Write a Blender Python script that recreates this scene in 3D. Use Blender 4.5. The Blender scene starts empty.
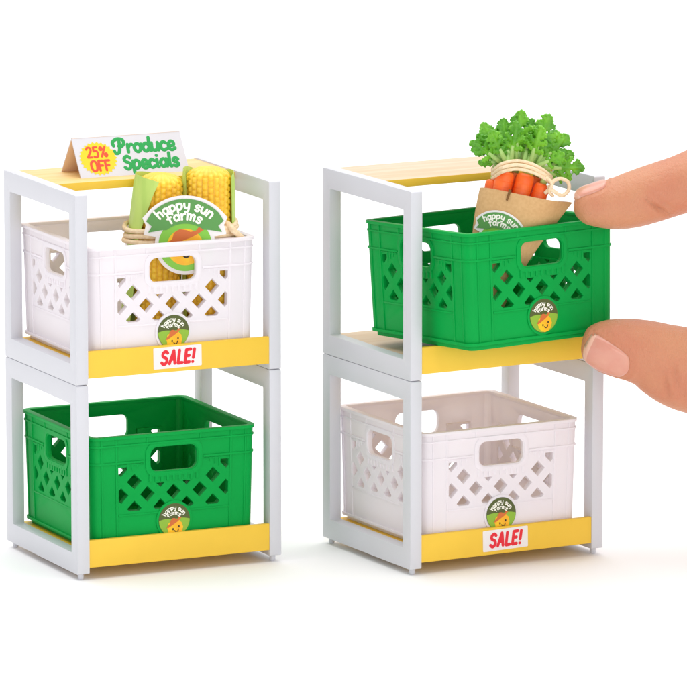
import bpy, bmesh, math, random
from mathutils import Vector, Matrix
from mathutils.geometry import tessellate_polygon, delaunay_2d_cdt
from mathutils.bvhtree import BVHTree
random.seed(7)
S = 0.001                      # everything below is written in millimetres
C = bpy.context.scene.collection
sc = bpy.context.scene
pi = math.pi

# ------------------------------------------------------------------ camera
CAM = Vector((0.0, -1543.0, 336.35)); PITCH = 0.178; FPX = 6323.2
cd = bpy.data.cameras.new('camera'); cam = bpy.data.objects.new('camera', cd); C.objects.link(cam)
cam.location = CAM * S
cam.rotation_euler = (pi/2 - PITCH, 0, 0)
cd.sensor_width = 36; cd.lens = FPX/687*36
cd.clip_start = 0.05; cd.clip_end = 100
sc.camera = cam

# ------------------------------------------------------------------ light
w = bpy.data.worlds.new('World'); sc.world = w; w.use_nodes = True
nt = w.node_tree; nt.nodes.clear()
out = nt.nodes.new('ShaderNodeOutputWorld'); bg = nt.nodes.new('ShaderNodeBackground')
tc = nt.nodes.new('ShaderNodeTexCoord'); sep = nt.nodes.new('ShaderNodeSeparateXYZ')
mr = nt.nodes.new('ShaderNodeMapRange'); mr.inputs['From Min'].default_value = -0.6; mr.inputs['From Max'].default_value = 0.6
mix = nt.nodes.new('ShaderNodeMix'); mix.data_type = 'RGBA'
mix.inputs[6].default_value = (.58, .58, .59, 1)      # the dimmer room behind the camera
mix.inputs[7].default_value = (1.0, 1.0, 1.0, 1)      # the white studio behind the subject
nt.links.new(tc.outputs['Generated'], sep.inputs[0])
mad = nt.nodes.new('ShaderNodeMath'); mad.operation = 'MULTIPLY_ADD'; mad.inputs[1].default_value = .45
nt.links.new(sep.outputs['X'], mad.inputs[0]); nt.links.new(sep.outputs['Y'], mad.inputs[2]); nt.links.new(mad.outputs[0], mr.inputs['Value'])
nt.links.new(mr.outputs[0], mix.inputs[0]); nt.links.new(mix.outputs[2], bg.inputs['Color'])
bg.inputs['Strength'].default_value = 1.0
nt.links.new(bg.outputs[0], out.inputs[0])

def area(name, loc, target, size, power, col=(1, 1, 1), sy=None):
    l = bpy.data.lights.new(name, 'AREA'); l.energy = power; l.color = col; l.size = size
    if sy: l.shape = 'RECTANGLE'; l.size_y = sy
    o = bpy.data.objects.new(name, l); C.objects.link(o); o.location = loc
    o.rotation_euler = (Vector(target) - Vector(loc)).to_track_quat('-Z', 'Y').to_euler()
    return o
area('overhead_softbox', (0.0, 0.45, 1.9), (0, 0.45, 0), 2.6, 42)
area('key_softbox', (0.95, -1.15, 0.75), (0.02, 0, 0.05), 0.7, 2.2, (1, .985, .96))
area('fill_softbox', (-1.3, -0.7, 0.6), (0, 0, 0.05), 0.8, .8, (.95, .97, 1))

area('front_fill', (0.25, -2.0, 0.42), (0.0, 0, 0.05), 0.9, 6.6, (1, .995, .985))  # added fill from behind the camera, brightens the crate interiors

sc.view_settings.view_transform = 'Standard'; sc.view_settings.look = 'None'
sc.view_settings.exposure = 0; sc.view_settings.gamma = 1
sc.render.engine = 'CYCLES'
sc.cycles.use_denoising = True
sc.cycles.max_bounces = 10; sc.cycles.diffuse_bounces = 6

# ------------------------------------------------------------------ materials
def lin(c):
    return tuple(((v/255)/12.92 if v/255 <= .04045 else ((v/255+.055)/1.055)**2.4) for v in c) + (1,)
def mat(name, col, rough=.5, bump=0, bscale=800, sss=0, sssr=(1, .4, .25), var=0, vscale=60, spec=.5, coat=0, col2=None, stretch=None):
    m = bpy.data.materials.new(name); m.use_nodes = True
    n = m.node_tree; b = n.nodes['Principled BSDF']; L = n.links
    b.inputs['Base Color'].default_value = lin(col); b.inputs['Roughness'].default_value = rough
    b.inputs['Specular IOR Level'].default_value = spec
    t = n.nodes.new('ShaderNodeTexCoord'); mp = n.nodes.new('ShaderNodeMapping')
    if stretch: mp.inputs['Scale'].default_value = stretch
    L.new(t.outputs['Object'], mp.inputs[0])
    if var or col2:
        ns = n.nodes.new('ShaderNodeTexNoise'); ns.inputs['Scale'].default_value = vscale; ns.inputs['Detail'].default_value = 5
        L.new(mp.outputs[0], ns.inputs[0])
        mx = n.nodes.new('ShaderNodeMix'); mx.data_type = 'RGBA'
        a = lin(col); c2 = lin(col2) if col2 else tuple(min(1, v*(1-var)) for v in a[:3]) + (1,)
        mx.inputs[6].default_value = a; mx.inputs[7].default_value = c2
        r = n.nodes.new('ShaderNodeMapRange'); r.inputs['From Min'].default_value = .38; r.inputs['From Max'].default_value = .62
        L.new(ns.outputs[0], r.inputs[0]); L.new(r.outputs[0], mx.inputs[0]); L.new(mx.outputs[2], b.inputs['Base Color'])
    if bump:
        ns = n.nodes.new('ShaderNodeTexNoise'); ns.inputs['Scale'].default_value = bscale; ns.inputs['Detail'].default_value = 4
        L.new(mp.outputs[0], ns.inputs[0])
        bp = n.nodes.new('ShaderNodeBump'); bp.inputs['Strength'].default_value = bump; bp.inputs['Distance'].default_value = .0002
        L.new(ns.outputs[0], bp.inputs['Height']); L.new(bp.outputs[0], b.inputs['Normal'])
    if sss:
        b.inputs['Subsurface Weight'].default_value = sss; b.inputs['Subsurface Radius'].default_value = sssr
        b.inputs['Subsurface Scale'].default_value = .0015
    if coat: b.inputs['Coat Weight'].default_value = coat; b.inputs['Coat Roughness'].default_value = .2
    return m
M = {}
M['ground'] = mat('white_acrylic', (250, 250, 250), .6, spec=.2)
M['frame'] = mat('white_shelf_plastic', (210, 210, 216), .42, bump=.08, bscale=300, var=.02, vscale=40)
M['white'] = mat('white_crate_plastic', (252, 248, 254), .45, bump=.08, bscale=400, spec=.35)
def translucent(m, fac, col):
    n = m.node_tree; b = n.nodes['Principled BSDF']; o = n.nodes['Material Output']
    tr = n.nodes.new('ShaderNodeBsdfTranslucent'); tr.inputs[0].default_value = lin(col)
    mx = n.nodes.new('ShaderNodeMixShader'); mx.inputs[0].default_value = fac
    n.links.new(b.outputs[0], mx.inputs[1]); n.links.new(tr.outputs[0], mx.inputs[2]); n.links.new(mx.outputs[0], o.inputs['Surface'])
translucent(M['white'], .30, (255, 249, 246))     # thin moulded plastic lets light through
M['green'] = mat('green_crate_plastic', (0, 160, 68), .45, spec=.12, bump=.1, bscale=400, var=.06, vscale=50)
M['yellow'] = mat('yellow_painted_board', (243, 199, 66), .45, spec=.3, var=.05, vscale=50, bump=.05)
M['wood'] = mat('pale_wood_print', (224, 196, 168), .5, col2=(216, 182, 147), vscale=90, stretch=(.25, 4, 4))
M['wood_warm'] = mat('warm_wood_print', (236, 200, 138), .5, col2=(228, 188, 118), vscale=90, stretch=(.25, 4, 4))
M['paperwhite'] = mat('white_sticker_paper', (236, 231, 230), .5, var=.02)
M['cardwhite'] = mat('white_card', (216, 214, 221), .55, var=.02)
M['cardback'] = mat('kraft_card_inside', (246, 218, 186), .7, var=.05)
M['red'] = mat('red_ink', (225, 22, 42), .5)
M['orangered'] = mat('orange_red_ink', (238, 75, 38), .5)
M['burst'] = mat('yellow_burst_ink', (240, 208, 20), .5)
M['inkgreen'] = mat('green_ink', (10, 158, 70), .5)
M['olive'] = mat('dark_olive_ink', (78, 88, 34), .5)
M['banner'] = mat('banner_green_ink', (84, 148, 70), .5)
M['field'] = mat('light_green_ink', (138, 180, 48), .5)
M['field2'] = mat('bright_green_ink', (128, 196, 62), .5)
M['sun'] = mat('sun_yellow_ink', (246, 198, 22), .5, col2=(244, 176, 24), vscale=400)
M['hat'] = mat('hat_brown_ink', (206, 104, 40), .5)
M['black'] = mat('black_ink', (35, 25, 12), .5)
M['cream'] = mat('cream_ink', (250, 248, 236), .5)
M['kernel'] = mat('corn_kernel_plastic', (255, 208, 62), .36, col2=(253, 196, 44), vscale=350, sss=.2, sssr=(1, .6, .15))
M['husk'] = mat('corn_husk_plastic', (192, 218, 112), .5, col2=(176, 208, 98), vscale=120, stretch=(3, 3, .4), bump=.1)
M['twine'] = mat('tan_twine', (244, 222, 188), .8, bump=.6, bscale=1500, col2=(234, 206, 166), vscale=900)
M['kraft'] = mat('kraft_paper', (212, 170, 118), .8, bump=.25, bscale=1200, col2=(205, 162, 109), vscale=1400)
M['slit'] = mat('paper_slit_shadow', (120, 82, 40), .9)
M['carrot'] = mat('carrot_orange_plastic', (252, 112, 34), .42, col2=(244, 98, 26), vscale=300, sss=.2, sssr=(1, .4, .1))
M['leaf'] = mat('carrot_leaf_plastic', (118, 188, 38), .42, col2=(80, 154, 22), vscale=260, bump=.3, bscale=900, sss=.15, sssr=(.5, 1, .2))
M['stem'] = mat('pale_leaf_stem', (176, 212, 122), .5)
M['nail'] = mat('fingernail', (216, 156, 134), .28, col2=(210, 143, 124), vscale=150, sss=.3, coat=.3)
M['nail_edge'] = mat('nail_free_edge', (226, 174, 152), .3, coat=.3)
# skin: mottled pink over tan, fine ridges
M['skin'] = mat('skin', (203, 139, 102), .46, bump=.8, bscale=1000, col2=(199, 127, 95), vscale=75, sss=.2, sssr=(1, .35, .2))
def skin_detail(m):
    # lengthwise stretched fine wrinkles and pores on top of the noise bump
    n = m.node_tree; b = n.nodes['Principled BSDF']; L = n.links
    t = n.nodes.new('ShaderNodeTexCoord'); mp = n.nodes.new('ShaderNodeMapping'); mp.inputs['Scale'].default_value = (1.6, 1, .55); mp.inputs['Rotation'].default_value = (0, .25, 0)
    v = n.nodes.new('ShaderNodeTexVoronoi'); v.feature = 'DISTANCE_TO_EDGE'; v.inputs['Scale'].default_value = 1300
    r = n.nodes.new('ShaderNodeMapRange'); r.inputs['From Max'].default_value = .12
    bp = n.nodes.new('ShaderNodeBump'); bp.inputs['Strength'].default_value = .35; bp.inputs['Distance'].default_value = .00015
    L.new(t.outputs['Object'], mp.inputs[0]); L.new(mp.outputs[0], v.inputs['Vector']); L.new(v.outputs['Distance'], r.inputs['Value']); L.new(r.outputs[0], bp.inputs['Height'])
    old = b.inputs['Normal'].links[0].from_node; old.inputs['Distance'].default_value = .0003
    L.new(bp.outputs[0], old.inputs['Normal'])
skin_detail(M['skin'])

# ------------------------------------------------------------------ mesh helpers
def inside(p, loop):
    c = False
    for i in range(len(loop)):
        a, b = loop[i-1], loop[i]
        if (a[1] > p[1]) != (b[1] > p[1]) and p[0] < (b[0]-a[0])*(p[1]-a[1])/(b[1]-a[1])+a[0]: c = not c
    return c
def tess(loops):
    """triangles of a flat outline with holes"""
    co = []; ed = []
    for l in loops:
        k = len(co); co += [Vector((p[0], p[1])) for p in l]; ed += [(k+i, k+(i+1) % len(l)) for i in range(len(l))]
    r = delaunay_2d_cdt(co, ed, [], 0, 1e-6)
    if len(r[0]) != len(co): return [tuple(t) for t in tessellate_polygon([[Vector((p[0], p[1], 0)) for p in l] for l in loops])]
    mp = {}
    for i, o in enumerate(r[3]):
        mp[i] = o[0] if o else i
    out_ = []
    for f in r[2]:
        c = sum((r[0][i] for i in f), Vector((0, 0)))/len(f)
        if inside(c, loops[0]) and not any(inside(c, h) for h in loops[1:]): out_.append(tuple(mp[i] for i in f))
    return out_
class MB:
    def __init__(s): s.v = []; s.f = []; s.m = []
    def add(s, vs, fs, mi=0, X=None):
        o = len(s.v)
        s.v += [(X @ Vector(p) if X is not None else Vector(p)) for p in vs]
        s.f += [tuple(i+o for i in f) for f in fs]; s.m += [mi]*len(fs)
    def box(s, a, b, mi=0, X=None):
        x0, y0, z0 = a; x1, y1, z1 = b
        vs = [(x0,y0,z0),(x1,y0,z0),(x1,y1,z0),(x0,y1,z0),(x0,y0,z1),(x1,y0,z1),(x1,y1,z1),(x0,y1,z1)]
        s.add(vs, [(0,3,2,1),(4,5,6,7),(0,1,5,4),(1,2,6,5),(2,3,7,6),(3,0,4,7)], mi, X)
    def poly(s, outer, holes, z0, z1, mi=0, X=None):
        """flat plate with holes, extruded from z0 to z1"""
        loops = [outer] + list(holes)
        fl = [(p[0], p[1], 0) for l in loops for p in l]
        tris = tess(loops) if holes else tessellate_polygon([[Vector((p[0], p[1], 0)) for p in l] for l in loops])
        n = len(fl); vs = [(p[0], p[1], z0) for p in fl] + [(p[0], p[1], z1) for p in fl]
        fs = [tuple(reversed(t)) for t in tris] + [tuple(i+n for i in t) for t in tris]
        k = 0
        for l in loops:
            m_ = len(l)
            for i in range(m_): a, b = k+i, k+(i+1) % m_; fs.append((a, b, b+n, a+n))
            k += m_
        s.add(vs, fs, mi, X)
    def sheet(s, outer, z, mi=0, X=None):
        tris = tessellate_polygon([[Vector((p[0], p[1], 0)) for p in outer]])
        s.add([(p[0], p[1], z) for p in outer], [tuple(t) for t in tris], mi, X)
    def sweep(s, path, rads, n=12, mi=0, closed=False, caps=True, flat=1.0, up=None):
        """tube along a 3-D path, rads one number or (a,b) per point"""
        P = [Vector(p) for p in path]; m_ = len(P); rings = []
        nrm = Vector(up) if up else Vector((.13, .31, .94))
        for i in range(m_):
            t = (P[(i+1) % m_]-P[i-1]) if closed else (P[min(i+1, m_-1)]-P[max(i-1, 0)])
            t.normalize(); a = (nrm - t*nrm.dot(t)).normalized(); b = t.cross(a)
            if not up: nrm = a
            r = rads[i] if isinstance(rads, (list, tuple)) else rads
            ra, rb = r if isinstance(r, tuple) else (r, r)
            rings.append([P[i]+a*ra*math.cos(2*pi*k/n)+b*rb*math.sin(2*pi*k/n) for k in range(n)])
        vs = [p for r in rings for p in r]; fs = []
        for i in range(m_ if closed else m_-1):
            j = (i+1) % m_
            for k in range(n): fs.append((i*n+k, i*n+(k+1) % n, j*n+(k+1) % n, j*n+k))
        if not closed and caps:
            fs.append(tuple(reversed(range(n)))); fs.append(tuple((m_-1)*n+k for k in range(n)))
        s.add(vs, fs, mi)
    def ellipsoid(s, c, ax, nu=12, nv=8, mi=0):
        """ax: three half-axis vectors"""
        c = Vector(c); vs = [c+Vector(ax[2])]
        for j in range(1, nv):
            ph = pi*j/nv
            for i in range(nu):
                th = 2*pi*i/nu
                vs.append(c+Vector(ax[0])*math.cos(th)*math.sin(ph)+Vector(ax[1])*math.sin(th)*math.sin(ph)+Vector(ax[2])*math.cos(ph))
        vs.append(c-Vector(ax[2])); fs = []
        for i in range(nu):
            fs.append((0, 1+i, 1+(i+1) % nu)); L_ = 1+(nv-2)*nu
            fs.append((len(vs)-1, L_+(i+1) % nu, L_+i))
        for j in range(nv-2):
            for i in range(nu): a = 1+j*nu; fs.append((a+i, a+nu+i, a+nu+(i+1) % nu, a+(i+1) % nu))
        s.add(vs, fs, mi)
    def mesh(s, name, mats, smooth=None, recalc=True):
        me = bpy.data.meshes.new(name)
        me.from_pydata([v*S for v in s.v], [], s.f)
        for m_ in mats: me.materials.append(M[m_])
        me.polygons.foreach_set('material_index', s.m)
        if recalc:
            bm = bmesh.new(); bm.from_mesh(me); bmesh.ops.recalc_face_normals(bm, faces=bm.faces); bm.to_mesh(me); bm.free()
        if smooth is not None:
            me.polygons.foreach_set('use_smooth', [True]*len(me.polygons))
            if smooth < 180:
                try: me.set_sharp_from_angle(angle=math.radians(smooth))
                except Exception: pass
        me.update(); return me
    def build(s, name, mats, parent=None, smooth=None, bevel=0, recalc=True):
        if isinstance(mats, str): mats = [mats]
        me = s.mesh(name, mats, smooth, recalc)
        o = bpy.data.objects.new(name, me); C.objects.link(o)
        if parent: o.parent = parent
        if bevel:
            b = o.modifiers.new('bevel', 'BEVEL'); b.width = bevel*S; b.segments = 2; b.limit_method = 'ANGLE'
            b.angle_limit = math.radians(40); b.harden_normals = False
            bake(o)
            o.data.polygons.foreach_set('use_smooth', [True]*len(o.data.polygons)); o.data.set_sharp_from_angle(angle=math.radians(60))
        return o
def bake(o):
    dg = bpy.context.evaluated_depsgraph_get(); dg.update()
    me = bpy.data.meshes.new_from_object(o.evaluated_get(dg)); me.name = o.data.name
    o.modifiers.clear(); old = o.data; o.data = me
    bpy.data.meshes.remove(old)
def thing(name, label, cat, group=None, M4=None):
    o = bpy.data.objects.new(name, None); C.objects.link(o); o.empty_display_size = .005
    o['label'] = label; o['category'] = cat
    if group: o['group'] = group
    if M4 is not None: o.matrix_world = M4
    return o
def copy_tree(o, parent=None):
    c = o.copy(); C.objects.link(c)
    if parent: c.parent = parent
    for ch in list(o.children): copy_tree(ch, c)
    return c
def T(x, y, z): return Matrix.Translation((x, y, z))
def at(px, py, Y):
    """world point (mm) seen at a place of the 687 px photo, at world depth Y"""
    cx = (px-343.5)/FPX; cy = (343.5-py)/FPX
    d = Vector((cx, math.cos(PITCH)+cy*math.sin(PITCH), -math.sin(PITCH)+cy*math.cos(PITCH)))
    return CAM + d*((Y-CAM.y)/d.y)
def rr(w_, h_, r, cx=0, cy=0, n=5):
    out_ = []
    for sx, sy, a0 in ((1, 1, 0), (-1, 1, 90), (-1, -1, 180), (1, -1, 270)):
        for k in range(n+1):
            a = math.radians(a0+90*k/n)
            out_.append((cx+sx*(w_/2-r)+r*math.cos(a), cy+sy*(h_/2-r)+r*math.sin(a)))
    return out_
def clip(poly, x0, x1, y0, y1):
    for ax, val, sgn in ((0, x0, 1), (0, x1, -1), (1, y0, 1), (1, y1, -1)):
        o = []
        for i in range(len(poly)):
            a, b = poly[i-1], poly[i]; da, db = (a[ax]-val)*sgn, (b[ax]-val)*sgn
            if (da >= 0) != (db >= 0):
                t = da/(da-db); o.append((a[0]+(b[0]-a[0])*t, a[1]+(b[1]-a[1])*t))
            if db >= 0: o.append(b)
        poly = o
        if len(poly) < 3: return []
    return poly

# ------------------------------------------------------------------ hand-drawn lettering
G = {  # glyph: (advance, strokes); 's' first = sharp corners
 'h': (.62, [[(0,1),(0,0)], [(0,.35),(.16,.6),(.38,.5),(.4,0)]]),
 'a': (.64, [[(.42,.42),(.26,.6),(.06,.5),(0,.28),(.1,.04),(.28,.05),(.42,.25)], [(.44,.6),(.45,0)]]),
 'p': (.64, [[(0,.6),(0,-.3)], [(0,.42),(.2,.62),(.42,.5),(.42,.18),(.22,0),(0,.12)]]),
 'y': (.62, [[(0,.6),(.03,.25),(.2,.1),(.38,.22)], [(.42,.6),(.42,-.02),(.28,-.26),(.06,-.24)]]),
 's': (.56, [[(.38,.5),(.2,.62),(.03,.5),(.08,.34),(.3,.26),(.37,.1),(.2,-.02),(0,.08)]]),
 'S': (.66, [[(.46,.84),(.26,.98),(.04,.84),(.08,.6),(.38,.44),(.46,.18),(.24,-.02),(0,.14)]]),
 'u': (.64, [[(0,.6),(0,.2),(.16,.02),(.35,.1),(.42,.35)], [(.43,.6),(.44,0)]]),
 'n': (.64, [[(0,.6),(0,0)], [(0,.35),(.18,.6),(.4,.5),(.43,0)]]),
 'f': (.5, [[(.4,.92),(.24,1),(.13,.85),(.12,0)], ['s',(-.04,.58),(.32,.6)]]),
 'r': (.46, [[(0,.6),(0,0)], [(0,.3),(.12,.52),(.3,.58)]]),
 'm': (.86, [[(0,.6),(0,0)], [(0,.35),(.14,.6),(.3,.5),(.32,0)], [(.32,.35),(.46,.6),(.62,.5),(.64,0)]]),
 'A': (.72, [['s',(0,0),(.27,1),(.5,0)], ['s',(.1,.34),(.43,.34)]]),
 'L': (.56, [['s',(0,1),(0,0),(.38,.02)]]),
 'E': (.6, [['s',(.4,1),(0,.98),(0,0),(.4,.02)], ['s',(0,.5),(.33,.52)]]),
 '!': (.3, [['s',(.06,1),(.04,.32)], ['s',(.03,.03),(.035,.0)]]),
 '2': (.66, [[(0,.8),(.15,1),(.4,.95),(.42,.65),(.2,.3),(0,0)], ['s',(0,0),(.45,.0)]]),
 '5': (.66, [['s',(.42,1),(.07,1),(.05,.58)], [(.05,.58),(.3,.64),(.44,.35),(.3,.0),(0,.05)]]),
 '%': (.9, [[(.14,.98),(.26,.84),(.14,.66),(.02,.82),(.14,.98)], [(.56,.34),(.68,.18),(.56,.0),(.44,.16),(.56,.34)], ['s',(.6,1),(.1,0)]]),
 'O': (.76, [[(.27,1),(.05,.85),(0,.5),(.07,.12),(.27,0),(.47,.12),(.54,.5),(.48,.88),(.27,1)]]),
 'F': (.6, [['s',(.42,1),(0,1),(0,0)], ['s',(0,.52),(.34,.52)]]),
 'P': (.78, [[(.22,.86),(.2,.35),(.1,.02),(-.12,-.02),(-.2,.16)], [(-.2,.52),(-.24,.82),(.08,1.04),(.46,.96),(.52,.66),(.3,.46),(.14,.5)]]),
 'o': (.6, [[(.22,.6),(.02,.48),(0,.22),(.18,.0),(.38,.12),(.42,.4),(.22,.6)], [(.34,.5),(.5,.56)]]),
 'd': (.62, [[(.42,.42),(.24,.6),(.03,.46),(0,.2),(.16,0),(.34,.1),(.44,.3)], [(.46,1.02),(.44,.12),(.56,.02)]]),
 'c': (.54, [[(.38,.5),(.2,.62),(.02,.46),(0,.2),(.18,-.01),(.42,.1)]]),
 'e': (.56, [[(.03,.26),(.36,.34),(.34,.56),(.16,.62),(.01,.4),(.04,.1),(.22,-.02),(.46,.1)]]),
 'i': (.3, [[(.04,.6),(.04,.1),(.14,.0)], ['s',(.05,.88),(.055,.9)]]),
 'l': (.3, [[(.06,1.04),(.04,.12),(.16,.0)]]),
}
def catmull(p, k=4):
    if len(p) < 3: return p
    o = []
    closed = p[0] == p[-1]
    for i in range(len(p)-1):
        a = p[i-1] if i else (p[-2] if closed else p[0]); b = p[i]; c = p[i+1]
        d = p[i+2] if i+2 < len(p) else (p[1] if closed else p[-1])
        for j in range(k):
            t = j/k
            o.append(tuple(.5*((2*b[q])+(-a[q]+c[q])*t+(2*a[q]-5*b[q]+4*c[q]-d[q])*t*t+(-a[q]+3*b[q]-3*c[q]+d[q])*t**3) for q in (0, 1)))
    o.append(p[-1]); return o
def text_width(s, sp=0): return sum((G[c][0]+sp) if c != ' ' else .4 for c in s) - .2
def stroke(mb, pts, hw, h, X, mi=0):
    """raised pen stroke with round ends; slightly domed so crossings never share a plane"""
    n = len(pts)
    for i in range(n-1):
        a, b = Vector(pts[i]).to_2d(), Vector(pts[i+1]).to_2d(); t = b-a
        if t.length < 1e-6: continue
    V = [Vector(p[:2]) for p in pts]; ds = []
    for i in range(n):
        t = V[min(i+1, n-1)]-V[max(i-1, 0)]
        if t.length < 1e-9: t = Vector((1, 0))
        t.normalize(); nn = Vector((-t.y, t.x)); ds.append((t, nn))
    prof = [(-1, 0), (-.8, .8), (0, 1), (.8, .8), (1, 0)]
    vs = []; fs = []; rows = []
    t0 = ds[0][0]; rows.append([V[0]-t0*hw*.75+ds[0][1]*u*hw*.55 for u, _ in prof]); hs = [.0]
    for i in range(n): rows.append([V[i]+ds[i][1]*u*hw for u, _ in prof]); hs.append(1)
    tn = ds[-1][0]; rows.append([V[-1]+tn*hw*.75+ds[-1][1]*u*hw*.55 for u, _ in prof]); hs.append(0)
    for r, hh in zip(rows, hs):
        for q, (u, e) in enumerate(prof): vs.append((r[q].x, r[q].y, h*(e if hh else e*.6)))
    for i in range(len(rows)-1):
        for q in range(4): a = i*5+q; fs.append((a, a+1, a+6, a+5))
    mb.add(vs, fs, mi, X)
def letters(mb, s, size, wt, X, h=.05, mi=0, sp=0, arc=None, x0=None, y0=0, slant=0, widthf=1):
    """arc=(radius, centre y): baseline bent on a circle, text centred; otherwise from x0 (or centred)"""
    W = text_width(s, sp)*size*widthf; x = -W/2 if x0 is None else x0
    for c in s:
        if c == ' ': x += .4*size*widthf; continue
        adv, st = G[c]
        for line in st:
            sharp = line[0] == 's'
            p = line[1:] if sharp else catmull(line)
            segs = [[p[i], p[i+1]] for i in range(len(p)-1)] if sharp else [p]
            for sg in segs:
                q = []
                for (a, b) in sg:
                    u = x+(a+slant*b)*size*widthf; v = y0+b*size
                    if arc:
                        R, cy = arc; th = u/R; u, v = (R+v)*math.sin(th), cy+(R+v)*math.cos(th)
                    q.append((u, v))
                stroke(mb, q, wt, h, X, mi)
        x += (adv+sp)*size*widthf
def circle(cx, cy, r, n=40, a0=0, a1=360, ry=None):
    full = a1-a0 == 360
    return [(cx+r*math.cos(math.radians(a0+(a1-a0)*k/(n if full else n-1))), cy+(ry or r)*math.sin(math.radians(a0+(a1-a0)*k/(n if full else n-1)))) for k in range(n)]
def sun_face(mb, cx, cy, r, X, z, mats, eyes=True):
    """smiling sun with a slanted straw hat; mats = indices of sun, hat, black"""
    pts = []
    for k in range(48):
        a = 2*pi*k/48; q = r*(1+.035*math.cos(12*a)); pts.append((cx+q*math.cos(a), cy+q*math.sin(a)))
    mb.sheet(pts, z, mats[0], X)
    hat = [(-1.12,.0),(-.95,.28),(-.66,.52),(-.62,.86),(-.34,1.16),(-.02,1.14),(.12,1.0),(.34,1.04),(.5,1.3),(.86,1.2),(.62,.98),(.34,.72),(-.05,.48),(-.5,.22),(-.85,.02)]
    mb.sheet([(cx+a*r, cy+b*r) for a, b in hat], z+.03, mats[1], X)
    if eyes:
        for ex, ey in ((-.28,-.18),(.48,.12)): mb.sheet(circle(cx+ex*r, cy+ey*r, .1*r, 12, ry=.15*r), z+.05, mats[2], X)
        sm = [(cx+a*r, cy+b*r) for a, b in catmull([(-.08,-.36),(.12,-.52),(.34,-.42),(.42,-.2)])]
        stroke(mb, sm, .055*r, .02, X @ T(0, 0, z+.045), mats[2])
def crate_logo(parent, X, R=4.25):
    """round printed sticker; X places its centre, local x right, y up, z out"""
    b = MB(); b.poly(circle(0, 0, R, 64), [], 0, .12, 0, X)
    o = b.build('logo_sticker', ['olive'], parent, recalc=True)
    p = MB()
    fld = circle(0, 0, R*.985, 40, 183, 357); top = [(R*.985*(1-2*k/16), R*(.0+.10*math.sin(pi*k/16)+.03*math.sin(3*pi*k/16))) for k in range(17)]
    p.sheet(fld+top[0:], .15, 0, X)
    sun_face(p, .05*R, -.47*R, .50*R, X, .18, (1, 2, 3))
    p.build('printed_sun', ['field', 'sun', 'hat', 'black'], o, recalc=False)
    t = MB()
    letters(t, 'happy sun', .255*R, .025*R, X @ T(0, 0, .13), arc=(.63*R, 0), sp=.0, widthf=1.06, h=.04)
    letters(t, 'farms', .255*R, .025*R, X @ T(0, 0, .165), arc=(.46*R, -.14*R), sp=.02, widthf=1.02, h=.04)
    t.build('lettering', ['cream'], o, recalc=True)
    return o
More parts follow.
